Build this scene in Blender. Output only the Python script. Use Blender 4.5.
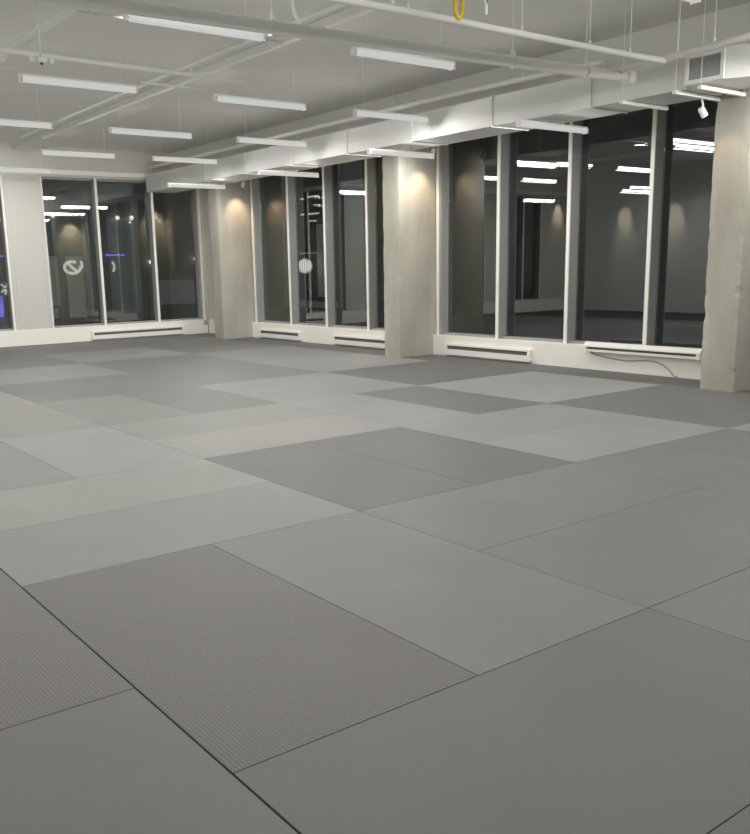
import bpy, bmesh, math, random
from mathutils import Vector, Matrix
random.seed(7)
PI = math.pi
S = bpy.context.scene
for o in list(bpy.data.objects):
    bpy.data.objects.remove(o)
COL = S.collection

# ------------------------------------------------------------------ camera
YAW, PITCH, ROLL = 0.630887, 0.204738, -0.023201
fw = Vector((math.sin(YAW) * math.cos(PITCH), math.cos(YAW) * math.cos(PITCH), -math.sin(PITCH)))
r0 = Vector((math.cos(YAW), -math.sin(YAW), 0))
u0 = r0.cross(fw)
rr = math.cos(ROLL) * r0 + math.sin(ROLL) * u0
uu = -math.sin(ROLL) * r0 + math.cos(ROLL) * u0
cd = bpy.data.cameras.new('camera')
cam = bpy.data.objects.new('camera', cd)
COL.objects.link(cam)
M3 = Matrix((rr, uu, -fw)).transposed()
cam.matrix_world = Matrix.Translation((-1.10563, -2.08539, 1.43814)) @ M3.to_4x4()
cd.sensor_fit = 'VERTICAL'
cd.sensor_height = 36
cd.lens = 885.25 / 834 * 36
cd.shift_x = (375 - 341.224) / 834
cd.shift_y = (450.522 - 417) / 834
cd.clip_end = 200
S.camera = cam

# ------------------------------------------------------------------ world and exposure
w = bpy.data.worlds.new('night_sky')
S.world = w
w.use_nodes = True
bg = w.node_tree.nodes['Background']
bg.inputs[0].default_value = (0.50, 0.56, 0.58, 1)
bg.inputs[1].default_value = 0.15
S.view_settings.view_transform = 'Standard'
S.view_settings.look = 'None'
S.view_settings.exposure = 0.0
S.view_settings.gamma = 1.0
S.view_settings.use_curve_mapping = False
LAMP_W = 8.8        # downward light of one ceiling strip light
LAMP_SIDE = 7.5      # light leaving each long side of the wraparound lens
LAMP_GLOW = 0.52     # look of the diffuser itself
SPOT_W = 32.0

# ------------------------------------------------------------------ materials
def new_mat(name):
    m = bpy.data.materials.new(name)
    m.use_nodes = True
    return m, m.node_tree.nodes, m.node_tree.links, m.node_tree.nodes['Principled BSDF']

def lin(c):
    return tuple(((v / 255) / 12.92 if v / 255 <= 0.04045 else ((v / 255 + 0.055) / 1.055) ** 2.4) for v in c)

def paint(name, rgb, rough=0.6, var=0.06, scale=3.0, bump=0.0, bscale=60.0, metal=0.0):
    m, N, L, P = new_mat(name)
    P.inputs['Roughness'].default_value = rough
    P.inputs['Metallic'].default_value = metal
    tc = N.new('ShaderNodeTexCoord')
    no = N.new('ShaderNodeTexNoise')
    no.inputs['Scale'].default_value = scale
    no.inputs['Detail'].default_value = 5
    L.new(tc.outputs['Object'], no.inputs['Vector'])
    mx = N.new('ShaderNodeMix'); mx.data_type = 'RGBA'
    mx.inputs['A'].default_value = (*[v * (1 - var) for v in rgb], 1)
    mx.inputs['B'].default_value = (*[min(1, v * (1 + var)) for v in rgb], 1)
    L.new(no.outputs['Fac'], mx.inputs['Factor'])
    L.new(mx.outputs['Result'], P.inputs['Base Color'])
    if bump:
        n2 = N.new('ShaderNodeTexNoise')
        n2.inputs['Scale'].default_value = bscale
        n2.inputs['Detail'].default_value = 6
        L.new(tc.outputs['Object'], n2.inputs['Vector'])
        b = N.new('ShaderNodeBump')
        b.inputs['Strength'].default_value = bump
        b.inputs['Distance'].default_value = 0.01
        L.new(n2.outputs['Fac'], b.inputs['Height'])
        L.new(b.outputs['Normal'], P.inputs['Normal'])
    return m

def emit(name, rgb, strength):
    m, N, L, P = new_mat(name)
    P.inputs['Base Color'].default_value = (0.6, 0.6, 0.6, 1)
    P.inputs['Emission Color'].default_value = (*rgb, 1)
    P.inputs['Emission Strength'].default_value = strength
    return m

def concrete(name):
    m, N, L, P = new_mat(name)
    P.inputs['Roughness'].default_value = 0.85
    tc = N.new('ShaderNodeTexCoord')
    n1 = N.new('ShaderNodeTexNoise'); n1.inputs['Scale'].default_value = 2.2; n1.inputs['Detail'].default_value = 8
    n2 = N.new('ShaderNodeTexNoise'); n2.inputs['Scale'].default_value = 28; n2.inputs['Detail'].default_value = 6
    mp = N.new('ShaderNodeMapping'); mp.inputs['Scale'].default_value = (1, 1, 0.35)
    L.new(tc.outputs['Object'], mp.inputs['Vector'])
    L.new(mp.outputs['Vector'], n1.inputs['Vector']); L.new(tc.outputs['Object'], n2.inputs['Vector'])
    cr = N.new('ShaderNodeValToRGB')
    cr.color_ramp.elements[0].position = 0.32; cr.color_ramp.elements[0].color = (0.35, 0.335, 0.28, 1)
    cr.color_ramp.elements[1].position = 0.68; cr.color_ramp.elements[1].color = (0.485, 0.472, 0.41, 1)
    L.new(n1.outputs['Fac'], cr.inputs['Fac'])
    c2 = N.new('ShaderNodeValToRGB')
    c2.color_ramp.elements[0].position = 0.3; c2.color_ramp.elements[0].color = (0.8, 0.8, 0.8, 1)
    c2.color_ramp.elements[1].position = 0.55; c2.color_ramp.elements[1].color = (1, 1, 1, 1)
    L.new(n2.outputs['Fac'], c2.inputs['Fac'])
    mx = N.new('ShaderNodeMix'); mx.data_type = 'RGBA'; mx.blend_type = 'MULTIPLY'; mx.inputs['Factor'].default_value = 0.3
    L.new(cr.outputs['Color'], mx.inputs['A']); L.new(c2.outputs['Color'], mx.inputs['B'])
    L.new(mx.outputs['Result'], P.inputs['Base Color'])
    b = N.new('ShaderNodeBump'); b.inputs['Strength'].default_value = 0.3; b.inputs['Distance'].default_value = 0.004
    L.new(n2.outputs['Fac'], b.inputs['Height']); L.new(b.outputs['Normal'], P.inputs['Normal'])
    return m

def tatami(name, albedo, tint=(1.0, 0.995, 0.965), rib=0.10, rough=0.52):
    """woven straw-look vinyl: fine ribs along the mat's long side"""
    m, N, L, P = new_mat(name)
    P.inputs['Roughness'].default_value = rough
    P.inputs['Specular IOR Level'].default_value = 0.35
    tc = N.new('ShaderNodeTexCoord')
    sp = N.new('ShaderNodeSeparateXYZ'); L.new(tc.outputs['Object'], sp.inputs['Vector'])
    ws = N.new('ShaderNodeMath'); ws.operation = 'MULTIPLY'; ws.inputs[1].default_value = 2 * PI / 0.0140
    L.new(sp.outputs['X'], ws.inputs[0])
    sn = N.new('ShaderNodeMath'); sn.operation = 'SINE'; L.new(ws.outputs[0], sn.inputs[0])
    w2 = N.new('ShaderNodeMath'); w2.operation = 'MULTIPLY'; w2.inputs[1].default_value = 2 * PI / 0.011
    L.new(sp.outputs['Y'], w2.inputs[0])
    s2 = N.new('ShaderNodeMath'); s2.operation = 'SINE'; L.new(w2.outputs[0], s2.inputs[0])
    ad = N.new('ShaderNodeMath'); ad.operation = 'MULTIPLY_ADD'; ad.inputs[1].default_value = 0.35
    L.new(s2.outputs[0], ad.inputs[0]); L.new(sn.outputs[0], ad.inputs[2])
    # soft scuffs
    no = N.new('ShaderNodeTexNoise'); no.inputs['Scale'].default_value = 1.6; no.inputs['Detail'].default_value = 4
    ge = N.new('ShaderNodeNewGeometry'); L.new(ge.outputs['Position'], no.inputs['Vector'])
    mr = N.new('ShaderNodeMapRange'); mr.inputs['From Min'].default_value = -1.35; mr.inputs['From Max'].default_value = 1.35
    mr.inputs['To Min'].default_value = 1 - rib; mr.inputs['To Max'].default_value = 1 + rib
    L.new(ad.outputs[0], mr.inputs['Value'])
    m2 = N.new('ShaderNodeMapRange'); m2.inputs['From Min'].default_value = 0.3; m2.inputs['From Max'].default_value = 0.7
    m2.inputs['To Min'].default_value = 0.955; m2.inputs['To Max'].default_value = 1.045
    L.new(no.outputs['Fac'], m2.inputs['Value'])
    gr = N.new('ShaderNodeTexNoise'); gr.inputs['Scale'].default_value = 90; gr.inputs['Detail'].default_value = 3
    gm = N.new('ShaderNodeMapping'); gm.inputs['Scale'].default_value = (1.0, 0.45, 1.0)
    L.new(tc.outputs['Object'], gm.inputs['Vector']); L.new(gm.outputs['Vector'], gr.inputs['Vector'])
    m3 = N.new('ShaderNodeMapRange'); m3.inputs['From Min'].default_value = 0.3; m3.inputs['From Max'].default_value = 0.7
    ga = 0.10 if rib > 0.05 else 0.018
    m3.inputs['To Min'].default_value = 1 - ga; m3.inputs['To Max'].default_value = 1 + ga
    L.new(gr.outputs['Fac'], m3.inputs['Value'])
    mu0 = N.new('ShaderNodeMath'); mu0.operation = 'MULTIPLY'
    L.new(m2.outputs[0], mu0.inputs[0]); L.new(m3.outputs[0], mu0.inputs[1])
    mu = N.new('ShaderNodeMath'); mu.operation = 'MULTIPLY'
    L.new(mr.outputs[0], mu.inputs[0]); L.new(mu0.outputs[0], mu.inputs[1])
    vm = N.new('ShaderNodeVectorMath'); vm.operation = 'SCALE'
    vm.inputs[0].default_value = tuple(albedo * t for t in tint)
    L.new(mu.outputs[0], vm.inputs['Scale'])
    L.new(vm.outputs[0], P.inputs['Base Color'])
    b = N.new('ShaderNodeBump'); b.inputs['Strength'].default_value = 0.22 if rib > 0.05 else 0.0; b.inputs['Distance'].default_value = 0.0015
    L.new(ad.outputs[0], b.inputs['Height']); L.new(b.outputs['Normal'], P.inputs['Normal'])
    return m

M_CEIL = paint('ceiling_white', (0.84, 0.83, 0.80), 0.85, 0.04, 0.8, 0.15, 30)
M_PIPE = paint('pipe_white', (0.90, 0.89, 0.85), 0.65, 0.03, 2)
M_DUCT = paint('duct_white', (0.72, 0.715, 0.69), 0.5, 0.03, 1.5)
M_WALL = paint('wall_cream', (0.61, 0.60, 0.555), 0.7, 0.02, 1.2)
M_SILL = paint('sill_cream', (0.90, 0.885, 0.81), 0.6, 0.015, 1.2)
M_BODY = paint('mullion_grey', (0.34, 0.345, 0.335), 0.45, 0.02, 3)
M_FRAME = paint('frame_aluminium', (0.66, 0.66, 0.64), 0.4, 0.02, 3)
M_HEAT = paint('heater_white', (0.86, 0.845, 0.79), 0.4, 0.02, 3)
M_SLOT = paint('slot_dark', (0.14, 0.13, 0.12), 0.8)
M_GRILLE = paint('grille_grey', (0.42, 0.42, 0.42), 0.6)
M_CONC = concrete('raw_concrete')
M_SUB = paint('subfloor_grey', (0.07, 0.07, 0.07), 0.9)
M_OPP = paint('wall_grey_green', (0.84, 0.87, 0.83), 0.8, 0.03, 1)
M_CORD = paint('cord_grey', (0.34, 0.33, 0.30), 0.5)
M_YEL = paint('yellow_coating', (0.75, 0.58, 0.06), 0.5)
M_HEAD = paint('spot_head_white', (0.85, 0.84, 0.80), 0.35)
M_METAL = paint('zinc_steel', (0.55, 0.55, 0.54), 0.4, 0.04, 6, metal=0.4)
M_DIFF = emit('lamp_diffuser', (0.97, 1.0, 0.96), LAMP_GLOW)
M_DIFF.node_tree.nodes['Principled BSDF'].inputs['Base Color'].default_value = (0.12, 0.12, 0.12, 1)
M_DIFF.node_tree.nodes['Principled BSDF'].inputs['Roughness'].default_value = 0.7
M_BULB = emit('spot_bulb', (1.0, 0.86, 0.66), 2.0)
M_FAC = paint('facade_dark', (0.50, 0.51, 0.48), 0.8, 0.12, 0.5)
M_FAC3 = paint('facade_darker', (0.05, 0.055, 0.05), 0.8, 0.12, 0.5)
M_FAC2 = paint('facade_dark_trim', (0.55, 0.56, 0.54), 0.7, 0.1, 0.5)
M_PAVE = paint('pavement_dark', (0.06, 0.06, 0.06), 0.9, 0.1, 1)
M_LITWIN = emit('lit_room', (0.80, 0.70, 0.64), 0.075)
M_DIMWIN = emit('dim_room', (0.45, 0.50, 0.52), 0.06)
M_SIGNW = emit('sign_white', (1.0, 0.95, 0.88), 0.55)
M_BLUE = emit('sign_blue', (0.20, 0.16, 1.0), 0.75)
M_POINT = emit('small_lamp_white', (1.0, 0.97, 0.9), 1.1)
M_GLOBE = emit('globe_lamp', (1.0, 0.98, 0.88), 0.9)

m, N, L, P = new_mat('window_glass')
M_GLASS = m
P.inputs['Base Color'].default_value = (0.80, 0.84, 0.82, 1)
P.inputs['Roughness'].default_value = 0.0
P.inputs['IOR'].default_value = 1.8
P.inputs['Transmission Weight'].default_value = 1.0

# ------------------------------------------------------------------ mesh helpers
def add_box(bm, x0, x1, y0, y1, z0, z1, bev=0.0, rot=None):
    t = bmesh.new()
    bmesh.ops.create_cube(t, size=1)
    for v in t.verts:
        v.co = Vector(((x0 + x1) / 2 + v.co.x * (x1 - x0), (y0 + y1) / 2 + v.co.y * (y1 - y0), (z0 + z1) / 2 + v.co.z * (z1 - z0)))
    if bev:
        bmesh.ops.bevel(t, geom=t.edges[:], offset=bev, segments=2, affect='EDGES', profile=0.5)
    if rot is not None:
        bmesh.ops.transform(t, matrix=rot, verts=t.verts)
    merge(bm, t)

def merge(bm, t):
    me = bpy.data.meshes.new('tmp')
    t.to_mesh(me); t.free()
    bm.from_mesh(me)
    bpy.data.meshes.remove(me)

def add_tube(bm, pts, r, seg=12, cap=True):
    pts = [Vector(p) for p in pts]
    rings = []
    n = len(pts)
    for i, p in enumerate(pts):
        d = (pts[min(i + 1, n - 1)] - pts[max(i - 1, 0)]).normalized()
        up = Vector((0, 0, 1)) if abs(d.z) < 0.95 else Vector((1, 0, 0))
        a = d.cross(up).normalized(); b = a.cross(d).normalized()
        rad = r[i] if isinstance(r, (list, tuple)) else r
        rings.append([bm.verts.new(p + (a * math.cos(2 * PI * k / seg) + b * math.sin(2 * PI * k / seg)) * rad) for k in range(seg)])
    for i in range(n - 1):
        for k in range(seg):
            f = bm.faces.new((rings[i][k], rings[i][(k + 1) % seg], rings[i + 1][(k + 1) % seg], rings[i + 1][k]))
            f.smooth = True
    if cap:
        bm.faces.new(rings[0][::-1]); bm.faces.new(rings[-1])

def add_ball(bm, c, r, sx=1, sy=1, sz=1):
    t = bmesh.new()
    bmesh.ops.create_uvsphere(t, u_segments=20, v_segments=12, radius=r)
    for v in t.verts:
        v.co = Vector((v.co.x * sx, v.co.y * sy, v.co.z * sz)) + Vector(c)
    for f in t.faces: f.smooth = True
    merge(bm, t)

def add_prism(bm, poly, z0, z1):
    lo = [bm.verts.new((x, y, z0)) for x, y in poly]
    hi = [bm.verts.new((x, y, z1)) for x, y in poly]
    n = len(poly)
    bm.faces.new(lo[::-1]); bm.faces.new(hi)
    for i in range(n):
        bm.faces.new((lo[i], lo[(i + 1) % n], hi[(i + 1) % n], hi[i]))

def add_profile(bm, prof, axis, a0, a1):
    """extrude a (depth, z) outline along X or Y"""
    def P3(a, d, z): return (a, d, z) if axis == 'x' else (d, a, z)
    A = [bm.verts.new(P3(a0, d, z)) for d, z in prof]
    B = [bm.verts.new(P3(a1, d, z)) for d, z in prof]
    n = len(prof)
    bm.faces.new(A[::-1]); bm.faces.new(B)
    for i in range(n):
        bm.faces.new((A[i], A[(i + 1) % n], B[(i + 1) % n], B[i]))

def obj(name, bm, mat, parent=None, origin=None):
    bmesh.ops.recalc_face_normals(bm, faces=bm.faces)
    me = bpy.data.meshes.new(name)
    if origin is not None:
        bmesh.ops.translate(bm, verts=bm.verts, vec=-Vector(origin))
    bm.to_mesh(me); bm.free()
    me.materials.append(mat)
    o = bpy.data.objects.new(name, me)
    COL.objects.link(o)
    if origin is not None: o.location = origin
    if parent is not None: o.parent = parent
    return o

def tag(o, label, cat, group=None, kind=None):
    o['label'] = label; o['category'] = cat
    if group: o['group'] = group
    if kind: o['kind'] = kind
    return o

def thing(name, label, cat, loc=(0, 0, 0), group=None):
    o = bpy.data.objects.new(name, None)
    COL.objects.link(o)
    o.location = loc
    o.empty_display_size = 0.1
    return tag(o, label, cat, group)

def struct(name, bm, mat, label=None, parent=None):
    o = obj(name, bm, mat, parent)
    if parent is None:
        o['kind'] = 'structure'
        if label: o['label'] = label
    return o

def dup(root, loc, label, group=None, rotz=None):
    r = root.copy(); COL.objects.link(r); r.location = loc; r['label'] = label
    if rotz is not None: r.rotation_euler = (0, 0, rotz)
    if group: r['group'] = group
    for ch in list(root.children):
        c = ch.copy(); COL.objects.link(c); c.parent = r
        for g in ch.children:
            d = g.copy(); COL.objects.link(d); d.parent = c
    return r

# ------------------------------------------------------------------ setting
XF, YF = 8.70, 16.46          # room side of the sill enclosures
XM, YM = 8.76, 16.50          # front of the mullions
XG, YG = 8.93, 16.66          # glass
XO, YR = -3.6, -5.5           # opposite walls
ZC = 3.95                     # ceiling
ZS, ZH = 0.317, 3.36          # sill, window head

bm = bmesh.new(); add_box(bm, XO - .1, 9.3, YR - .1, 17.0, -0.25, -0.04)
struct('floor', bm, M_SUB)
bm = bmesh.new(); add_box(bm, XO - .1, 9.3, YR - .1, 17.0, ZC, ZC + 0.2)
struct('ceiling', bm, M_CEIL)

# far wall with the left windows: header above, sill enclosure below, piers between
bm = bmesh.new()
add_box(bm, XO, 9.2, YM - 0.02, YG + 0.15, ZH, ZC)
piers = [(-2.1, -1.33), (4.33 - 3 * 1.19, 0.0 + 0.77)]
add_box(bm, 4.34, 5.09, YM - 0.02, YG + 0.15, ZS, ZH)
add_box(bm, -0.70, 0.07, YM - 0.02, YG + 0.15, ZS, ZH)
add_box(bm, XO, -2.3, YM - 0.02, YG + 0.15, ZS, ZH)
add_box(bm, 8.66, 9.2, YM + 0.02, YG + 0.15, ZS, ZH)
struct('wall_far', bm, M_WALL)
bm = bmesh.new()
add_box(bm, XO, 8.69, YF, YG + 0.15, -0.04, ZS, 0.006)
struct('baseboard_far', bm, M_SILL)
bm = bmesh.new()
add_box(bm, XO, 8.95, YM - 0.10, YM - 0.021, 3.40, 3.50, 0.008)
struct('trim_1', bm, M_PIPE)
# narrow vertical joints on the pier beside the windows
bm = bmesh.new()
add_box(bm, 4.42, 4.435, YM - 0.032, YM - 0.018, ZS, ZH)
add_box(bm, 5.02, 5.035, YM - 0.032, YM - 0.018, ZS, ZH)
struct('trim_2', bm, M_FRAME)

# right wall behind the columns
bm = bmesh.new()
add_box(bm, XM - 0.02, XG + 0.25, YR, 17.0, ZH, ZC)
add_box(bm, XM - 0.02, XG + 0.25, YR, -2.9, ZS, ZH)
add_box(bm, XM - 0.02, XG + 0.25, 14.875, 17.0, ZS, ZH)
struct('wall_right', bm, M_WALL)
bm = bmesh.new()
cols = [(3.11, 3.52), (8.73, 9.13), (14.47, 14.87)]
segs = [(YR, -2.56), (-2.15, 3.105), (3.525, 8.725), (9.135, 14.465), (14.875, YF)]
for a, b in segs:
    add_box(bm, XF, XG + 0.2, a, b, -0.04, ZS, 0.006)
struct('baseboard_right', bm, M_SILL)
bm = bmesh.new(); add_box(bm, XO - 0.12, XO, YR, 17.0, -0.04, ZC); struct('wall_left', bm, M_OPP)
bm = bmesh.new(); add_box(bm, XO, 9.2, YR - 0.12, YR, -0.04, ZC); struct('wall_back', bm, M_OPP)

def window(n, axis, span, mull, jl=0.05, jr=0.05):
    """one glazed bay: outer frame, mullions, one pane per opening"""
    root = bpy.data.objects.new('window_%d' % n, None); COL.objects.link(root); root['kind'] = 'structure'
    a0, a1 = span
    front, glass = (XM, XG) if axis == 'y' else (YM, YG)
    def B(bm, s0, s1, d0, d1, z0, z1, bev=0.0):
        if axis == 'y': add_box(bm, d0, d1, s0, s1, z0, z1, bev)
        else: add_box(bm, s0, s1, d0, d1, z0, z1, bev)
    bm = bmesh.new()
    B(bm, a0, a0 + jl, front + 0.012, glass + 0.05, ZS, ZH, 0.004)
    B(bm, a1 - jr, a1, front + 0.012, glass + 0.05, ZS, ZH, 0.004)
    B(bm, a0 + jl, a1 - jr, front + 0.07, glass + 0.05, ZS, ZS + 0.035, 0.004)
    B(bm, a0 + jl, a1 - jr, front + 0.07, glass + 0.05, ZH - 0.04, ZH, 0.004)
    obj('window_frame', bm, M_BODY, root)
    bm = bmesh.new()
    B(bm, a0, a0 + max(jl, 0.03), front - 0.005, front + 0.0115, ZS, ZH, 0.003)
    B(bm, a1 - min(jr, 0.055), a1, front - 0.005, front + 0.0115, ZS, ZH, 0.003)
    obj('frame_cover', bm, M_SILL, root)
    edges = [a0 + jl]
    for c in mull:
        bm = bmesh.new(); B(bm, c - 0.026, c + 0.026, front + 0.005, glass + 0.05, ZS, ZH, 0.004)
        mo = obj('mullion', bm, M_BODY, root)
        bm = bmesh.new(); B(bm, c - 0.028, c + 0.028, front - 0.014, front + 0.0045, ZS, ZH, 0.004)
        obj('mullion_cover', bm, M_SILL, mo)
        edges += [c - 0.032, c + 0.032]
    edges.append(a1 - jr)
    for k in range(0, len(edges), 2):
        bm = bmesh.new(); B(bm, edges[k] + .002, edges[k + 1] - .002, glass, glass + 0.012, ZS + 0.036, ZH - 0.041)
        obj('glass_pane', bm, M_GLASS, root)
    return root

window(1, 'x', (0.07, 4.34), (1.49, 2.91))
window(2, 'x', (5.09, 8.66), (6.24, 7.50), 0.02, 0.10)
window(3, 'y', (9.60, 14.42), (10.50, 11.78, 13.02), 0.05, 0.10)
window(4, 'y', (3.54, 8.71), (4.78, 6.06, 7.36), 0.05, 0.10)
window(5, 'y', (-2.14, 3.10), (-0.85, 0.45, 1.75), 0.05, 0.05)
window(6, 'x', (-2.3, -0.70), (-1.5,))
# short return between second column and its bay
bm = bmesh.new(); add_box(bm, XM, XG + 0.05, 9.13, 9.60, ZS, ZH); struct('trim_3', bm, M_FRAME)

bm = bmesh.new(); add_box(bm, 7.975, XM - 0.025, YR, 16.47, 3.47, ZC - 0.001); struct('trim_4', bm, M_CEIL)

# ------------------------------------------------------------------ concrete columns
def column(y0, y1, label, seed):
    rnd = random.Random(seed)
    bm = bmesh.new()
    x0, x1 = 8.0, 9.15
    nx, ny, nz = 12, 5, 90
    bmesh.ops.create_cube(bm, size=1)
    for v in bm.verts:
        v.co = Vector(((x0 + x1) / 2 + v.co.x * (x1 - x0), (y0 + y1) / 2 + v.co.y * (y1 - y0), (-0.04 + ZC) / 2 + v.co.z * (ZC + 0.04)))
    vert = [e for e in bm.edges if abs(e.verts[0].co.z - e.verts[1].co.z) > 1]
    bmesh.ops.subdivide_edges(bm, edges=vert, cuts=nz, use_grid_fill=True)
    ex = [e for e in bm.edges if abs(e.verts[0].co.x - e.verts[1].co.x) > 0.3]
    bmesh.ops.subdivide_edges(bm, edges=ex, cuts=nx, use_grid_fill=True)
    ey = [e for e in bm.edges if abs(e.verts[0].co.y - e.verts[1].co.y) > 0.2]
    bmesh.ops.subdivide_edges(bm, edges=ey, cuts=ny, use_grid_fill=True)
    from mathutils import noise
    for v in bm.verts:
        c = v.co
        n = noise.noise(Vector((c.x * 3 + seed, c.y * 3, c.z * 2.2)))
        dx = 0.004 * n
        edge = abs(c.x - x0) < 1e-4 and (abs(c.y - y0) < 1e-4 or abs(c.y - y1) < 1e-4)
        if edge:
            chip = max(0, noise.noise(Vector((c.z * 7.0, seed * 3.1, c.y))) ) * 0.018
            s = 1 if abs(c.y - y0) < 1e-4 else -1
            v.co.x += 0.006 + chip
            v.co.y += s * (0.006 + chip * 0.8)
        elif abs(c.x - x0) < 1e-4:
            v.co.x += dx
        elif abs(c.y - y0) < 1e-4 or abs(c.y - y1) < 1e-4:
            v.co.y += dx
    for f in bm.faces: f.smooth = False
    o = obj('concrete_column', bm, M_CONC, None, (8.0, y0, 0))
    tag(o, label, 'column', 'bare concrete columns along the right window wall')
    return o
column(3.11, 3.52, 'bare concrete column with chipped edge at the right edge of the photo', 1)
column(8.73, 9.13, 'bare concrete column in the middle, between two window bays', 2)
column(14.47, 14.87, 'farthest bare concrete column, warm-lit near the far corner', 3)

# ------------------------------------------------------------------ mats
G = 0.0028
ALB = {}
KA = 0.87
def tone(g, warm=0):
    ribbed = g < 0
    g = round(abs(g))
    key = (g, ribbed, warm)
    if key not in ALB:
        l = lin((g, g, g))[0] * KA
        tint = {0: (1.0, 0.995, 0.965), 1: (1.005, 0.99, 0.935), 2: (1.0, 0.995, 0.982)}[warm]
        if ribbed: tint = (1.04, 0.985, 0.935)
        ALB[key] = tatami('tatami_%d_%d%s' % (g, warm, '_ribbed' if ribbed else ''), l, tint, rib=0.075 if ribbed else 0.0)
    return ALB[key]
ORD = ['', 'first', 'second', 'third', 'fourth', 'fifth', 'sixth', 'seventh', 'eighth', 'ninth', 'tenth', 'eleventh', 'twelfth',
       'thirteenth', 'fourteenth', 'fifteenth', 'sixteenth', 'seventeenth', 'eighteenth', 'nineteenth', 'twentieth']
def mat_mesh(wd, ln):
    bm = bmesh.new()
    add_box(bm, -wd / 2 + G / 2, wd / 2 - G / 2, -ln / 2 + G / 2, ln / 2 - G / 2, -0.04, 0.0, 0.0022)
    me = bpy.data.meshes.new('judo_mat')
    bmesh.ops.recalc_face_normals(bm, faces=bm.faces)
    bm.to_mesh(me); bm.free()
    me.materials.append(tone(128))
    return me
MESHES = {}
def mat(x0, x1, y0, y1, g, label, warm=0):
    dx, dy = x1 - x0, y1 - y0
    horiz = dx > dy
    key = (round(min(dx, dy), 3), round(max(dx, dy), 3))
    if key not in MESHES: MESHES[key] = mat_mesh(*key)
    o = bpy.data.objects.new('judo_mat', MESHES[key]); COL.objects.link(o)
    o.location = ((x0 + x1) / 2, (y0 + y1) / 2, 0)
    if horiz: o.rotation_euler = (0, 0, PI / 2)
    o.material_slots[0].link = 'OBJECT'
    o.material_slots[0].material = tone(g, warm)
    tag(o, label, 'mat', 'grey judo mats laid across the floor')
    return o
def tname(g):
    g = abs(g)
    return 'dark-sheen grey' if g < 125 else ('mid-sheen grey' if g < 146 else 'light-sheen grey')
def auto_label(x0, x1, y0, y1, g):
    c = int(round((8 - x1) )) + 1; r = int(round((16 - y1))) + 1
    way = 'crosswise' if (x1 - x0) > (y1 - y0) else 'lengthwise'
    return '%s judo mat laid %s, %s metre from right windows, %s from far windows' % (tname(g), way, ORD[max(1, min(20, c))], ORD[max(1, min(20, r))])
SPECIAL = {
    (0, 0): 'ribbed brownish-grey judo mat in the left foreground, beside the long dark seam',
    (1, 0): 'plain mid-sheen grey judo mat in the centre foreground, right of the ribbed one',
    (0, -1): 'big plain dark-sheen grey judo mat at the bottom centre of the photo',
    (2, 1): 'mid-sheen grey judo mat right of centre, its near seam ending at the four-way crossing',
}
# block (i, j) covers x 2i..2i+2, y 2j..2j+2 : V = two mats side by side along y, H = two mats stacked along x
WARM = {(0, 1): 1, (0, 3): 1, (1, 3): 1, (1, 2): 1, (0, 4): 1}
BL = {  # per-mat greys: rib sheen and uneven lighting painted into the colour
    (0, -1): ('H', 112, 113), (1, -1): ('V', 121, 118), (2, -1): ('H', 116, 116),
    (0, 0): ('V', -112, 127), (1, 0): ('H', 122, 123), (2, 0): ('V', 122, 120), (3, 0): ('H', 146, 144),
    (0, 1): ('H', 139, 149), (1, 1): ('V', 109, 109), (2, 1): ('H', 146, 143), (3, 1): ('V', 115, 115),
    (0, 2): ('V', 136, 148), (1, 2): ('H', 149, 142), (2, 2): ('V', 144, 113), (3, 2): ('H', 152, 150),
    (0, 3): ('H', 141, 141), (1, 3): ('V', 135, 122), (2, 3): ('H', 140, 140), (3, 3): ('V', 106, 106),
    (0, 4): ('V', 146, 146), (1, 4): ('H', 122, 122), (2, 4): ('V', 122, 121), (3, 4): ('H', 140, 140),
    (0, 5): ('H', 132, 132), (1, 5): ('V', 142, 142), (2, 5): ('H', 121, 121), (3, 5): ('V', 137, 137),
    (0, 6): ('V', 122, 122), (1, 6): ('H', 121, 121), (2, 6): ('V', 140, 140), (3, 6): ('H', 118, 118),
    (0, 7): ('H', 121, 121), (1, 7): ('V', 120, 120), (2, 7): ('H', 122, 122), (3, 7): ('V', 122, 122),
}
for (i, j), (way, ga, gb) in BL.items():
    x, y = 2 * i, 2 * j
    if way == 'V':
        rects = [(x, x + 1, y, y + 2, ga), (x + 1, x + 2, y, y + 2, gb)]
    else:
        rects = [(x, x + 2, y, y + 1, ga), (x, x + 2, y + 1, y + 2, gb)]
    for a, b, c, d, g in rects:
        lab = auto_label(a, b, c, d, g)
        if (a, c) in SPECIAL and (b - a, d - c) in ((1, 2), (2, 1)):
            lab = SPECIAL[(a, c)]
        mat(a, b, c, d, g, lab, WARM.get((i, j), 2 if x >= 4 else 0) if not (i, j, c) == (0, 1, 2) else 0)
# strip left of the long seam, its joints shifted
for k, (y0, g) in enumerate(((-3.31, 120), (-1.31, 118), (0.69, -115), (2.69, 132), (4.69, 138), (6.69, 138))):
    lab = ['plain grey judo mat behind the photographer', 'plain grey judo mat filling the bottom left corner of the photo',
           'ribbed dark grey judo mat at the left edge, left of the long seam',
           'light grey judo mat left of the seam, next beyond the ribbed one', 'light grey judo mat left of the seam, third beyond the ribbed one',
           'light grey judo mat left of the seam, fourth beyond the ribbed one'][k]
    if k: mat(-1.004, -0.004, y0, y0 + 2, g, lab)
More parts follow.
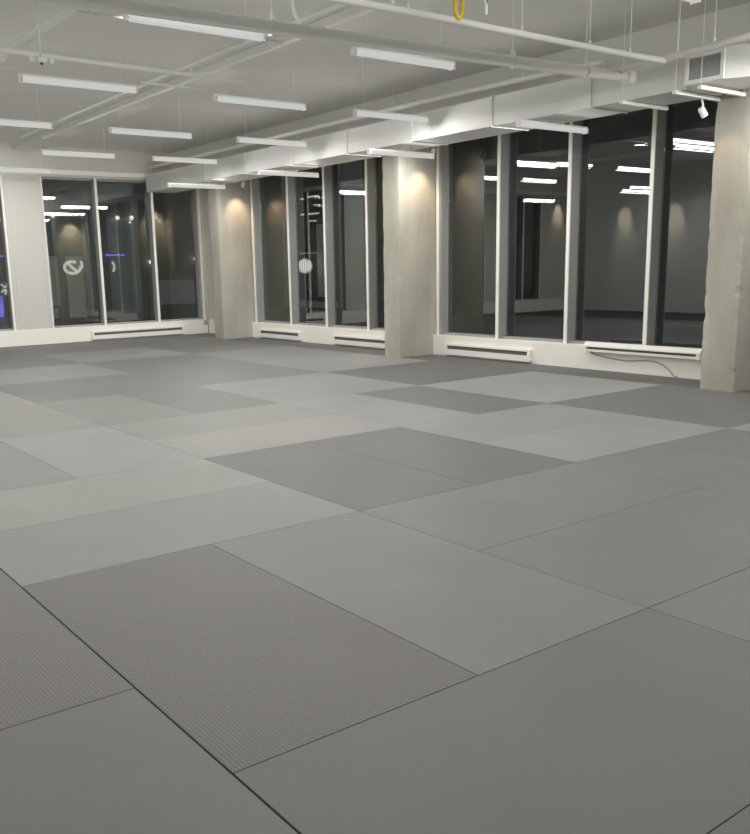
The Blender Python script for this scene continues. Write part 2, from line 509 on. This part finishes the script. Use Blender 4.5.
# cut mats along the right wall between the columns and a row at the far wall
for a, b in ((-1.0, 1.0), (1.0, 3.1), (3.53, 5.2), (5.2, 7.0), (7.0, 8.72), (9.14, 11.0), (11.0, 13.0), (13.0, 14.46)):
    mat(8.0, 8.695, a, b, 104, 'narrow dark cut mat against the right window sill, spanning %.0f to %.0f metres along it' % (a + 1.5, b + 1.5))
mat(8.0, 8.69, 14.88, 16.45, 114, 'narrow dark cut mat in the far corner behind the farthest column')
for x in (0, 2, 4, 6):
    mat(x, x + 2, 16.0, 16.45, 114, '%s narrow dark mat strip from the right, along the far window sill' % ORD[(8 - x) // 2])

# ------------------------------------------------------------------ heaters
def heater(axis, a0, a1, z0, z1, wall, dep, label, low_slot=False):
    """low wall convector: back box, sloped front cover, dark slot, two end caps"""
    c = (a0 + a1) / 2
    loc = (c, wall, 0) if axis == 'x' else (wall, c, 0)
    t = thing('baseboard_heater', label, 'heater', loc, 'white baseboard heaters under the windows')
    h = (a1 - a0) / 2
    H = z1 - z0
    if low_slot:
        bm = bmesh.new()
        add_profile(bm, [(-0.002, z0 + H * .5), (-0.002, z1), (-dep * 0.55, z1), (-dep, z0 + H * .62), (-dep, z0 + H * .5)], axis, -h + .03, h - .03)
        obj('top_cover', bm, M_HEAT, t)
        bm = bmesh.new()
        add_profile(bm, [(-0.002, z0 + H * .24), (-0.002, z0 + H * .5), (-dep * 0.6, z0 + H * .5), (-dep * 0.6, z0 + H * .24)], axis, -h + .031, h - .031)
        obj('dark_slot', bm, M_SLOT, t)
        bm = bmesh.new()
        add_profile(bm, [(-0.002, z0), (-0.002, z0 + H * .24), (-dep * 0.9, z0 + H * .24), (-dep * 0.9, z0)], axis, -h + .03, h - .03)
        obj('bottom_tray', bm, M_HEAT, t)
        for s in (-1, 1):
            bm = bmesh.new()
            e0, e1 = sorted((s * h, s * (h - 0.05)))
            add_profile(bm, [(-0.002, z0 - .004), (-0.002, z1 + .003), (-dep * 0.57, z1 + .003), (-dep * 1.04, z0 + H * .62), (-dep * 1.04, z0 - .004)], axis, e0, e1)
            obj('end_cap', bm, M_HEAT, t)
        return t
    # depth runs from the wall (0) into the room (negative)
    bm = bmesh.new()
    add_profile(bm, [(-0.002, z0 + .01), (-0.002, z1), (-dep * 0.75, z1), (-dep * 0.8, z1 - H * .16), (-dep * 0.30, z1 - H * .20), (-dep * 0.30, z0 + .01)], axis, -h + .02, h - .02)
    obj('casing', bm, M_HEAT, t)
    bm = bmesh.new()
    add_profile(bm, [(-dep * .31, z0 + H * .30), (-dep * .31, z1 - H * .21), (-dep * .55, z1 - H * .21), (-dep * .55, z0 + H * .30)], axis, -h + .021, h - .021)
    obj('dark_slot', bm, M_SLOT, t)
    bm = bmesh.new()
    add_profile(bm, [(-dep * .56, z0), (-dep * .8, z0 + H * .48), (-dep, z0 + H * .52), (-dep, z0)], axis, -h + .021, h - .021)
    obj('front_cover', bm, M_HEAT, t)
    for s in (-1, 1):
        bm = bmesh.new()
        e0, e1 = sorted((s * h, s * (h - 0.045)))
        add_profile(bm, [(-0.002, z0), (-0.002, z1 + .002), (-dep * 0.82, z1 + .002), (-dep * 1.03, z0 + H * .55), (-dep * 1.03, z0)], axis, e0, e1)
        obj('end_cap', bm, M_HEAT, t)
    return t
heater('x', 5.88, 8.05, 0.03, 0.20, YF, 0.07, 'long flat baseboard heater under the left window')
heater('y', 12.56, 14.10, 0.03, 0.19, XF, 0.07, 'baseboard heater just right of the farthest column')
heater('y', 9.20, 11.45, 0.03, 0.19, XF, 0.07, 'baseboard heater just left of the middle column')
heater('y', 6.60, 8.38, 0.03, 0.20, XF, 0.07, 'baseboard heater just right of the middle column')
hh = heater('y', 3.90, 5.62, 0.25, 0.375, XF, 0.10, 'raised baseboard heater at sill height with a cord, near the right column', True)
# cord
def on_sill(y, z, d=0.012): return (XF - d, y, z)
bm = bmesh.new()
cp = [(5.58, 0.262), (5.52, 0.215), (5.38, 0.19), (5.15, 0.165), (4.95, 0.158), (4.78, 0.175), (4.62, 0.18), (4.48, 0.15), (4.37, 0.09), (4.30, 0.02), (4.24, 0.006)]
def smooth(pts, n=6):
    out = []
    P = [Vector(p) for p in pts]
    for i in range(len(P) - 1):
        p0, p1, p2, p3 = P[max(i - 1, 0)], P[i], P[i + 1], P[min(i + 2, len(P) - 1)]
        for k in range(n):
            t = k / n
            out.append(0.5 * ((2 * p1) + (-p0 + p2) * t + (2 * p0 - 5 * p1 + 4 * p2 - p3) * t * t + (-p0 + 3 * p1 - 3 * p2 + p3) * t ** 3))
    out.append(P[-1])
    return out
add_tube(bm, smooth([on_sill(y, z) for y, z in cp]), 0.007, 8)
o = obj('power_cord', bm, M_CORD); tag(o, 'thin grey cord trailing from the raised heater down to the floor', 'cord')

# ------------------------------------------------------------------ strip lights
def lamp_light(name, x, y, z, lx, ly, watts, up, parent, col=(1.0, 0.985, 0.95)):
    ld = bpy.data.lights.new(name, 'AREA')
    ld.shape = 'RECTANGLE'; ld.size = lx; ld.size_y = ly
    ld.energy = watts; ld.color = col
    lo = bpy.data.objects.new(name, ld); COL.objects.link(lo)
    lo.location = (x, y, z)
    if up: lo.rotation_euler = (PI, 0, 0)
    lo.parent = parent
    return lo

def make_strip(label, rods=True):
    """1.2 m wraparound fluorescent batten hung on two rods; origin at the underside"""
    t = thing('strip_light', label, 'ceiling light', (0, 0, 0), 'fluorescent strip lights under the ceiling')
    bm = bmesh.new()
    add_profile(bm, [(-0.022, 0.054), (-0.022, 0.080), (0.022, 0.080), (0.022, 0.054)], 'x', -0.61, 0.61)
    obj('housing', bm, M_PIPE, t)
    bm = bmesh.new()
    prof = [(math.cos(a) * 0.036, 0.028 - math.sin(a) * 0.028) for a in [k * PI / 8 for k in range(9)]]
    prof += [(-0.036, 0.056), (0.036, 0.056)]
    add_profile(bm, prof, 'x', -0.585, 0.585)
    obj('diffuser', bm, M_DIFF, t)
    for s in (-1, 1):
        bm = bmesh.new()
        add_box(bm, s * 0.595 - 0.01, s * 0.595 + 0.01, -0.039, 0.039, -0.003, 0.06, 0.003)
        obj('end_cap', bm, M_PIPE, t)
    return t
strip0 = make_strip('x')
def light_of(t, k=1.0, tilt=50, ks=1.0, spread=150):
    lamp_light('lamp_light', 0, 0, -0.012, 1.15, 0.09, LAMP_W * k, False, t)
    for s in (-1, 1):
        lo = lamp_light('lamp_light', 0, s * 0.048, 0.03, 1.15, 0.05, LAMP_SIDE * k * ks, False, t)
        lo.rotation_euler = (s * math.radians(tilt), 0, 0)
        lo.data.spread = math.radians(spread)
light_of(strip0)
def clear_rods(t):
    for c in list(t.children):
        if c.name.startswith('hanging_rod'): bpy.data.objects.remove(c)
def rods(t, z):
    clear_rods(t)
    for s in (-0.45, 0.45):
        bm = bmesh.new(); add_tube(bm, [(s, 0, 0.079), (s, 0, ZC - z)], 0.0025, 6)
        obj('hanging_rod', bm, M_PIPE, t)
rows = [(2.0, 4.0, 'strip light cut off by the top edge of the photo', 1.0),
        (4.58, 1.86, 'largest strip light, at the upper left', 1.0),
        (4.58, 4.0, 'strip light behind the heading at top centre', 1.0),
        (7.13, 1.86, 'strip light at the left, second back in its file', 1.0),
        (7.13, 4.0, 'strip light left of centre, under the thick pipe', 1.0),
        (9.85, 1.88, 'strip light cut off by the left edge, third back', 1.0),
        (9.85, 3.88, 'strip light third back in the centre file', 1.0),
        (12.45, 1.88, 'strip light fourth back in the left file, outside the frame', 1.0),
        (12.45, 3.80, 'small distant strip light above the left windows', 1.0),
        (7.13, 5.95, 'added strip light just left of the duct at top centre, second row back', 1.0),  # three unseen lamps by the duct, added to light the right side
        (9.85, 5.85, 'added strip light just left of the duct, third row back', 1.0),
        (12.45, 5.7, 'added strip light just left of the duct, fourth row back', 1.0),
        (15.0, 3.6, 'farthest strip light close to the far window wall', 0.6)]
first = True
for y, x, lab, k in rows:
    if first:
        t = strip0; t.location = (x + 0.6, y, 3.27); t['label'] = lab; first = False
    else:
        t = dup(strip0, (x + 0.6, y, 3.27), lab)
    rods(t, 3.27)
hid = [(1.85, 2.0), (-2.6, 2.0), (-2.6, 4.58), (-2.6, 7.13), (-2.6, 9.85), (-2.6, 12.8), (4.0, -0.6), (-0.3, -0.6), (1.85, -0.6), (1.85, -3.2), (6.12, 2.0), (6.12, -0.6), (6.12, -3.2)]  # unseen lamps added for light level; farthest one is read off a reflection
strip2 = make_strip('x'); light_of(strip2, 2.2)  # power raised to brighten the windowless wall mirrored in the glass
s2_used = False
XW = {-2.6: 'on the windowless side', -0.3: 'left of the photographer', 1.85: 'above the photographer', 4.0: 'right of the photographer', 6.12: 'by the right windows'}
YW = {-3.2: 'added for fill, rearmost row', -0.6: 'added for fill, second row from the rear', 2.0: 'added for fill, third row from the rear', 4.58: 'added for fill, fourth row from the rear', 7.13: 'added for fill, fifth row from the rear', 9.85: 'added for fill, sixth row from the rear', 12.8: 'seventh row from the rear'}
for x, y in hid:
    lab = 'strip light outside the frame %s, %s' % (XW[x], YW[y])
    if x < -2 and y > 4:
        if not s2_used:
            t = strip2; t.location = (x + 0.6, y, 3.27); t['label'] = lab; s2_used = True
        else:
            t = dup(strip2, (x + 0.6, y, 3.27), lab)
    else:
        t = dup(strip0, (x + 0.6, y, 3.27), lab)
    rods(t, 3.27)
strip1 = make_strip('x'); light_of(strip1, 1.3, 56, 1.0, 125)
low = [(6.95, 2.3, 'added strip light under the near end of the duct, outside the right edge of the photo'), (6.95, 5.33, 'bright strip light under the white duct, nearest of its file'), (6.95, 8.12, 'bright strip light in front of the middle column top'),  # the near-end lamp is unseen, added to lift light by the right wall
       (6.95, 11.1, 'bright strip light under the duct near the farthest column'), (6.55, 13.7, 'strip light under the duct beside the farthest column, deep in the corner'),
       (0.1, 11.05, 'low strip light seen mirrored in the right windows, nearer one'), (0.1, 14.0, 'low strip light seen mirrored in the right windows, farther one')]
low1 = True
for x, y, lab in low:
    if low1:
        t = strip1; t.location = (x + 0.6, y, 2.97); t['label'] = lab; low1 = False
    else:
        t = dup(strip1, (x + 0.6, y, 2.97), lab)
    if x < 1: rods(t, 2.97)
    else:
        clear_rods(t)
        for s in (7.42 - x - 0.6, 7.72 - x - 0.6):
            bm = bmesh.new(); add_tube(bm, [(s, 0, 0.079), (s, 0, 0.1285)], 0.008, 6)
            obj('hanging_rod', bm, M_PIPE, t)

# thin conduits carrying the lamp rows
def conduit(pts, r, label, name='conduit', mat=M_PIPE, cat='pipe', sm=False):
    bm = bmesh.new(); add_tube(bm, smooth(pts) if sm else pts, r, 10)
    o = obj(name, bm, mat); tag(o, label, cat); return o
conduit([(-1.35, 7.13, 3.385), (1.80, 7.13, 3.385)], 0.012, 'thin conduit entering the left strip light from the left edge')
conduit([(3.12, 7.13, 3.385), (3.96, 7.13, 3.385)], 0.012, 'thin conduit joining the two second-row strip lights')

# ------------------------------------------------------------------ pipes with hangers
def pipe(name, label, pts, r, hang=(), sm=False, cap=None, axis='x'):
    t = thing(name, label, 'pipe', pts[0], 'white painted pipes hung under the ceiling')
    o0 = Vector(pts[0])
    P = [Vector(p) - o0 for p in pts]
    bm = bmesh.new(); add_tube(bm, smooth(P) if sm else P, r, 16)
    obj('pipe_run', bm, M_PIPE, t)
    if cap:
        bm = bmesh.new()
        c = Vector(cap) - o0
        d = (P[-1] - P[-2]).normalized()
        add_tube(bm, [c - d * 0.10, c + d * 0.015], r * 1.25, 16)
        obj('end_cap', bm, M_PIPE, t)
    for h in hang:
        hp = Vector(h) - o0
        bm = bmesh.new()
        # clevis: ring round the pipe, fork, threaded rod to the ceiling
        ring = []
        for k in range(17):
            a = 2 * PI * k / 16
            if axis == 'x': ring.append(hp + Vector((0, math.cos(a), math.sin(a))) * (r + 0.006))
            else: ring.append(hp + Vector((math.cos(a), 0, math.sin(a))) * (r + 0.006))
        add_tube(bm, ring, 0.006, 6, cap=False)
        sd = Vector((0, r, 0)) if axis == 'x' else Vector((r, 0, 0))
        top = hp + Vector((0, 0, r + 0.07))
        add_tube(bm, [hp + sd, top], 0.005, 6); add_tube(bm, [hp - sd, top], 0.005, 6)
        add_tube(bm, [top, Vector((hp.x, hp.y, ZC - o0.z))], 0.004, 6)
        obj('clevis_hanger', bm, M_PIPE, t)
    return t
sm_t = pipe('sprinkler_main', 'thickest white pipe across the top centre, capped at its right end, with two thinner branches', [(0.3, 4.36, 3.3), (1.8, 4.32, 3.3), (2.9, 4.27, 3.3), (5.39, 4.14, 3.3), (7.20, 4.0, 3.3)], 0.053,
     hang=[(2.95, 4.27, 3.3), (5.55, 4.13, 3.3), (6.52, 4.05, 3.3)], cap=(7.20, 4.0, 3.3))
O = Vector((0.3, 4.36, 3.3))
def branch(pts, r, hang=(), axis='x'):
    P = smooth([Vector(p) - O for p in pts])
    bm = bmesh.new(); add_tube(bm, P, r, 14)
    b = obj('branch_pipe', bm, M_PIPE, sm_t)
    for h in hang:
        hp = Vector(h) - O
        bm = bmesh.new()
        add_tube(bm, [hp + Vector((0, 0, r * 0.8)), Vector((hp.x, hp.y, ZC - O.z))], 0.004, 6)
        add_tube(bm, [hp + Vector((0, 0, r * 0.8)), hp + Vector((0, 0, r + 0.03))], 0.012, 8)
        obj('hanging_rod', bm, M_PIPE, b)
branch([(1.2, 3.44, 3.3), (3.41, 3.37, 3.3), (4.6, 3.37, 3.3), (6.1, 3.37, 3.3), (6.84, 3.37, 3.31)], 0.027, hang=[(3.6, 3.37, 3.3), (4.84, 3.37, 3.3), (5.72, 3.37, 3.3), (6.3, 3.37, 3.3)])
branch([(7.10, 4.02, 3.32), (6.97, 3.93, 3.34), (6.88, 3.65, 3.33), (6.84, 3.3, 3.33), (6.80, 2.8, 3.33), (6.72, 2.3, 3.33), (6.62, 1.2, 3.33), (6.6, 0.2, 3.33)], 0.034, hang=[(6.83, 3.22, 3.33), (6.78, 2.82, 3.33)])
pipe('water_pipe', 'white pipe above the duct, heading from the thick pipe to the far corner', [(7.62, 4.7, 3.62), (7.60, 4.9, 3.62), (7.50, 6.1, 3.62), (7.46, 8.0, 3.62), (7.45, 12.0, 3.62), (7.45, 16.4, 3.62)], 0.036,
     hang=[(7.53, 5.8, 3.62), (7.46, 8.2, 3.62)], sm=True, axis='y')
pipe('water_pipe', 'white pipe crossing the upper left corner diagonally', [(1.95, 3.0, 3.66), (1.93, 9.0, 3.66), (1.92, 15.0, 3.66)], 0.045, hang=[(1.94, 7.9, 3.66)], axis='y')
pipe('water_pipe', 'slim white pipe over the left strip light of the second row', [(0.2, 7.28, 3.58), (2.0, 7.30, 3.58), (4.6, 7.44, 3.58)], 0.026, hang=[(3.86, 7.40, 3.58)])
pipe('electrical_conduit', 'left one of the slim parallel conduits left of centre', [(3.90, 4.3, 3.68), (3.87, 6.2, 3.68), (3.84, 8.0, 3.68), (3.84, 13.5, 3.68)], 0.020, axis='y')
pipe('electrical_conduit', 'right one of the slim parallel conduits left of centre', [(4.23, 4.3, 3.68), (4.22, 7.5, 3.68), (4.20, 13.5, 3.68)], 0.020, axis='y')
pipe('electrical_conduit', 'slim conduit climbing from the thick pipe toward the top edge', [(3.22, 4.25, 3.36), (3.16, 4.25, 3.43), (3.13, 4.25, 3.6), (3.13, 4.25, ZC)], 0.014, sm=True)
pipe('electrical_conduit', 'short thin conduit alongside the largest strip light', [(1.55, 4.72, 3.33), (3.35, 4.72, 3.33)], 0.010, hang=[(1.65, 4.72, 3.33), (3.25, 4.72, 3.33)])
# broad flat ceiling beams between the conduits and across the top left
bm = bmesh.new(); add_box(bm, 4.62, 4.98, 1.0, 16.4, 3.83, ZC, 0.01)
o = obj('ceiling_beam', bm, M_CEIL); tag(o, 'shallow white ceiling beam running to the far wall beside the conduits', 'beam')

# ------------------------------------------------------------------ duct
t = thing('air_duct', 'rectangular white air duct running along the right window wall', 'duct', (7.62, 3.0, 3.1))
bm = bmesh.new(); add_box(bm, 7.30 - 7.62, 7.95 - 7.62, 3.42 - 3, 16.3 - 3, 0, 0.35, 0.004)
obj('duct_run', bm, M_DUCT, t)
for k, y in enumerate((4.6, 6.1, 7.6, 9.1, 10.6, 12.1, 13.6)):
    bm = bmesh.new(); add_box(bm, 7.285 - 7.62, 7.965 - 7.62, y - 3.015, y - 2.985, -0.012, 0.362, 0.003)
    obj('joint_flange', bm, M_DUCT, t)
bm = bmesh.new()
add_prism(bm, [(7.95 - 7.62, 0.42), (7.26 - 7.62, 0.42), (7.26 - 7.62, -0.02), (7.52 - 7.62, -0.52), (7.52 - 7.62, -2.2), (7.95 - 7.62, -2.2)], 0.02, 0.31)
obj('branch_box', bm, M_DUCT, t)
bm = bmesh.new()
fx = 7.262 - 7.62
for (a, b, c, d) in ((-0.01, 0.41, 0.025, 0.065), (-0.01, 0.41, 0.265, 0.305), (-0.01, 0.03, 0.065, 0.265), (0.37, 0.41, 0.065, 0.265)):
    add_box(bm, fx - 0.022, fx, a, b, c, d, 0.003)
gf = obj('grille_frame', bm, M_PIPE, t)
bm = bmesh.new()
for k in range(9):
    z = 0.075 + k * 0.0215
    add_box(bm, fx - 0.014, fx - 0.001, 0.03, 0.37, z, z + 0.012)
add_box(bm, fx - 0.004, fx - 0.0005, 0.03, 0.37, 0.066, 0.264)
obj('grille', bm, M_GRILLE, gf)
for k, (y, lab) in enumerate(((4.12, 'farthest of the three short duct support bars near the right column'), (3.49, 'middle short duct support bar, the one with the spotlight'), (3.21, 'nearest short duct support bar, next to the right column'))):
    tt = thing('duct_support', lab, 'bracket', (7.62, y, 3.06), 'support bars under the duct')
    bm = bmesh.new(); add_box(bm, -0.42, 0.40, -0.022, 0.022, -0.004, 0.034, 0.003)
    obj('support_bar', bm, M_PIPE, tt)
    for s in (-0.402, 0.375):
        bm = bmesh.new(); add_tube(bm, [(s, 0, 0.03), (s, 0, ZC - 3.06)], 0.004, 6)
        obj('hanging_rod', bm, M_PIPE, tt)

# ------------------------------------------------------------------ spotlights
def spot(loc, aim, label, vis=True, watts=SPOT_W, stem_top=3.06, ang=76, col=(1.0, 0.70, 0.44)):
    t = thing('spotlight', label, 'spotlight', loc, 'small white spotlights')
    L0 = Vector(loc); d = (Vector(aim) - L0).normalized()
    bm = bmesh.new()
    add_tube(bm, [-d * 0.05, -d * 0.035, d * 0.05, d * 0.055], [0.022, 0.034, 0.036, 0.033], 16)
    obj('lamp_head', bm, M_HEAD, t)
    bm = bmesh.new(); add_tube(bm, [d * 0.0545, d * 0.058], 0.028, 16)
    obj('bulb', bm, M_BULB, t)
    bm = bmesh.new(); add_tube(bm, [-d * 0.01 + Vector((0, 0, 0.03)), Vector((0, 0, 0.06)), Vector((-0.03, 0, stem_top - L0.z))], 0.011, 8)
    obj('stem', bm, M_HEAD, t)
    ld = bpy.data.lights.new('lamp_light', 'SPOT'); ld.energy = watts; ld.color = col
    ld.spot_size = math.radians(ang); ld.spot_blend = 0.9; ld.shadow_soft_size = 0.02
    lo = bpy.data.objects.new('lamp_light', ld); COL.objects.link(lo)
    lo.location = d * 0.065
    lo.rotation_euler = d.to_track_quat('-Z', 'Y').to_euler()
    lo.parent = t
    return t
spot((7.72, 3.49, 2.93), (8.3, 3.0, 1.6), 'white spotlight head hanging from a support bar next to the right column', watts=6)
spot((8.40, 8.38, 3.12), (8.42, 8.73, 2.35), 'spotlight washing the near face of the middle column', stem_top=3.47)
spot((8.40, 9.48, 3.12), (8.42, 9.13, 2.35), 'spotlight washing the hidden far face of the middle column', stem_top=3.47, watts=120, col=(1.0, 0.84, 0.58))
spot((8.42, 14.12, 3.12), (8.45, 14.47, 2.4), 'spotlight washing the near face of the farthest column', stem_top=3.47)
spot((8.40, 15.22, 3.12), (8.42, 14.87, 2.35), 'spotlight washing the hidden far face of the farthest column', stem_top=3.47, watts=120, col=(1.0, 0.84, 0.58))
OPL = ['spotlight on the opposite wall, middle glow mirrored in the right windows', 'spotlight on the opposite wall, nearest glow mirrored in the right windows']
for k, (y, z) in enumerate(((14.48, 3.3), (12.81, 3.3))):
    spot((XO + 0.30, y, z), (XO, y, z - 0.75), OPL[k], stem_top=ZC, watts=120, ang=46, col=(1.0, 0.86, 0.64))
spot((-3.0, YM - 0.32, 3.5), (-3.0, YM, 2.75), 'spotlight on the far wall by the opposite corner, farthest glow mirrored in the right windows', stem_top=ZC, watts=120, ang=46, col=(1.0, 0.86, 0.64))

# ------------------------------------------------------------------ ceiling details
t = thing('emergency_light', 'small twin-head emergency light on the ceiling at the upper left', 'emergency light', (1.78, 6.26, 3.30))
bm = bmesh.new(); add_box(bm, -0.045, 0.045, -0.025, 0.025, -0.022, 0.022, 0.006); obj('body', bm, M_HEAD, t)
bm = bmesh.new(); add_tube(bm, [(0, 0, 0.03), (0, 0, ZC - 3.30)], 0.008, 8); obj('hanging_rod', bm, M_CEIL, t)
bm = bmesh.new(); add_ball(bm, (0, -0.01, -0.030), 0.014); obj('indicator', bm, M_SLOT, t)
for s in (-1, 1):
    bm = bmesh.new(); add_tube(bm, [(s * 0.080, 0.02, 0.01), (s * 0.088, -0.03, 0.0)], [0.018, 0.026], 14)
    add_tube(bm, [(s * 0.04, 0, 0.0), (s * 0.08, 0, 0.005)], 0.008, 8)
    obj('lamp_head', bm, M_HEAD, t)
t = thing('hoist_loop', 'yellow coated loop hanging from the ceiling at the top edge', 'strap', (3.80, 3.04, 3.20))
bm = bmesh.new()
pp = [(-0.035, 0, 0.30), (-0.037, 0, 0.12), (-0.033, 0, 0.05), (0, 0, 0.012), (0.033, 0, 0.05), (0.037, 0, 0.12), (0.035, 0, 0.30), (0.0, 0, 0.40), (-0.035, 0, 0.30)]
add_tube(bm, smooth(pp), 0.017, 10, cap=False); obj('loop', bm, M_YEL, t)
bm = bmesh.new(); add_tube(bm, [(0, 0, 0.36), (0, 0, ZC - 3.20)], 0.006, 8); obj('hanging_rod', bm, M_PIPE, t)
t = thing('pipe_hook', 'grey forked pipe hook beside the yellow loop at the top edge', 'hook', (3.97, 2.93, 3.23))
bm = bmesh.new()
add_tube(bm, [(0, 0, 0.07), (0.045, 0, 0.15), (0.05, 0, 0.25), (0, 0, 0.32)], 0.012, 8)
add_tube(bm, [(0, 0, 0.07), (-0.045, 0, 0.15), (-0.05, 0, 0.25), (0, 0, 0.32)], 0.012, 8)
add_tube(bm, [(0, 0, 0.0), (0, 0, 0.075)], 0.014, 8)
obj('fork', bm, M_PIPE, t)
bm = bmesh.new(); add_tube(bm, [(0, 0, 0.31), (0, 0, ZC - 3.23)], 0.006, 8); obj('hanging_rod', bm, M_PIPE, t)
# bracket stub in the far corner at the end of the far sill
bm = bmesh.new(); add_box(bm, 8.58, 8.68, YF - 0.02, YF - 0.001, 0.20, 0.31, 0.004); add_box(bm, 8.64, 8.68, YF - 0.05, YF - 0.018, 0.24, 0.285, 0.004)
o = obj('sill_bracket', bm, M_METAL); tag(o, 'small metal bracket at the end of the far sill beside the farthest column', 'bracket')

# ------------------------------------------------------------------ outside, beyond the glass
bm = bmesh.new(); add_box(bm, -30, 45, 17.2, 60, -0.5, -0.3); add_box(bm, 9.6, 45, -30, 17.2, -0.5, -0.3)
o = obj('pavement', bm, M_PAVE); o['kind'] = 'structure'; o['label'] = 'dark pavement outside the windows'
YB = 28.6
t = thing('neighbouring_building', 'dark building across the street beyond the left windows', 'building', (10, YB, -0.3))
bm = bmesh.new(); add_box(bm, -22, 6.2, 0, 6, 0, 9); 
obj('wall', bm, M_FAC, t)
def face(name, mat, x0, x1, z0, z1, d=0.04):
    bm = bmesh.new(); add_box(bm, x0 - 10, x1 - 10, -d, 0.0, z0 + 0.3, z1 + 0.3, 0.01)
    return obj(name, bm, mat, t)
face('window', M_LITWIN, 9.15, 9.45, 0.35, 2.0); face('window', M_LITWIN, 9.75, 10.35, -0.1, 2.0)
face('window', M_DIMWIN, 11.3, 12.3, 0.0, 3.3); face('window', M_DIMWIN, 13.0, 14.6, 0.2, 1.1)
face('pillar', M_FAC2, 9.50, 9.68, -0.3, 4.2); face('pillar', M_FAC2, 10.55, 10.9, -0.3, 4.2); face('pillar', M_FAC2, 12.5, 12.7, -0.3, 4.2)
face('pillar', M_FAC2, 7.95, 8.3, -0.3, 4.2)
face('sign_strip', M_BLUE, 11.19, 11.90, 1.99, 2.06)
face('sign_strip', M_BLUE, 7.30, 7.52, 0.05, 0.75)
face('sign_strip', M_BLUE, 7.3, 7.7, 2.0, 2.05)
# swirl logo sign: open ring with a diagonal stroke, and a crescent beside it
def logo(name, paths, r, loc, label):
    bm = bmesh.new()
    for pth in paths: add_tube(bm, smooth([(x, 0, z) for x, z in pth]), r, 8)
    o = obj(name, bm, M_SIGNW); o.location = loc
    tag(o, label, 'sign'); return o
arc = lambda cx, cz, rx, rz, a0, a1, n=9: [(cx + rx * math.cos(math.radians(a0 + (a1 - a0) * k / (n - 1))), cz + rz * math.sin(math.radians(a0 + (a1 - a0) * k / (n - 1)))) for k in range(n)]
logo('logo_sign', [arc(0, 0, .27, .20, 60, 250), arc(0.02, 0, .27, .20, -110, 10), [(-0.14, 0.16), (0.0, 0.0), (0.16, -0.13)], arc(0.26, 0.08, .10, .14, -50, 60, 5)], 0.045,
     (9.95, YB - 0.046, 1.62), 'white glowing ring-shaped logo sign across the street, behind the left window')
logo('logo_sign', [arc(-0.05, 0, .11, .17, -70, 70)], 0.04, (11.42, YB - 0.041, 1.62), 'small white glowing crescent sign across the street')
logo('neon_sign', [[(-0.10, 0.12), (0.02, 0.02), (0.10, 0.14)], [(-0.12, -0.14), (0.0, -0.05), (0.11, -0.16)], [(0.0, -0.05), (0.02, -0.22)]], 0.022,
     (7.62, YB - 0.023, 1.0), 'small white glowing squiggle sign at the left edge, beyond the glass')
def wall_lamp(x, z, label, r=0.07, y=YB):
    t2 = thing('wall_lamp', label, 'lamp', (x, y, z), 'small white lamps outside')
    bm = bmesh.new(); add_ball(bm, (0, -0.14, 0), r); obj('globe', bm, M_POINT, t2)
    bm = bmesh.new(); add_tube(bm, [(0, 0, 0), (0, -0.09, 0)], 0.02, 8); obj('arm', bm, M_FAC2, t2)
for x, z, lab in ((11.69, 3.3, 'left one of two small white lamps high on the building across'), (12.22, 3.31, 'right one of two small white lamps high on the building across'),
                  (12.84, 1.76, 'small white lamp at eye level behind the third left pane'), (14.66, 1.85, 'small white lamp at eye level near the far corner'),
                  (9.40, 3.34, 'small white lamp beside the pier, high behind the left window'), (7.72, 3.19, 'small white lamp at the left edge, beyond the glass')):
    wall_lamp(x, z, lab)
# building beyond the right windows
XB = 20.9
t = thing('neighbouring_building', 'dark building beyond the right windows', 'building', (XB, 20, -0.3))
bm = bmesh.new(); add_box(bm, 0, 6, -16, 18, 0, 9); obj('wall', bm, M_FAC3, t)
def face2(name, mat, y0, y1, z0, z1, d=0.04):
    bm = bmesh.new(); add_box(bm, -d, 0, y0 - 20, y1 - 20, z0 + 0.3, z1 + 0.3, 0.01); return obj(name, bm, mat, t)
face2('pillar', M_FAC2, 26.2, 27.8, -0.3, 8); face2('pillar', M_FAC2, 31.2, 32.0, -0.3, 8)
face2('window', M_DIMWIN, 28.6, 29.4, 0.2, 3.2)
for z, y0, y1, mm in ((3.65, 29.2, 29.95, M_SIGNW), (4.35, 29.2, 29.95, M_SIGNW), (2.04, 29.1, 30.7, M_LITWIN), (4.3, 30.3, 30.5, M_SIGNW), (3.66, 30.3, 30.5, M_SIGNW)):
    face2('light_strip', mm, y0, y1, z - 0.03, z + 0.03, 0.06)
face2('sill_ledge', M_DIMWIN, 28.0, 31.0, -0.25, 0.0, 0.3)
t2 = thing('globe_lamp', 'large glowing woven globe lamp beyond the glass near the farthest column', 'lamp', (XB - 0.6, 29.5, 1.5))
bm = bmesh.new()
add_ball(bm, (0, 0, 0), 0.30); obj('globe', bm, M_GLOBE, t2)
bm = bmesh.new()
for k in range(10):
    a = k * PI / 10
    ring = [(0.325 * math.cos(b) * math.cos(a), 0.325 * math.cos(b) * math.sin(a), 0.325 * math.sin(b)) for b in [2 * PI * q / 20 for q in range(21)]]
    add_tube(bm, ring, 0.014, 6, cap=False)
obj('wire_cage', bm, M_FAC2, t2)
bm = bmesh.new(); add_tube(bm, [(0, 0, -1.8), (0, 0, -0.3)], 0.04, 8); obj('post', bm, M_FAC2, t2)
t2 = thing('wall_lamp', 'small white lamp beyond the glass just left of the middle column', 'lamp', (XB, 25.6, 1.70), 'small white lamps outside')
bm = bmesh.new(); add_ball(bm, (-0.14, 0, 0), 0.08); obj('globe', bm, M_POINT, t2)
bm = bmesh.new(); add_tube(bm, [(0, 0, 0), (-0.09, 0, 0)], 0.02, 8); obj('arm', bm, M_FAC2, t2)
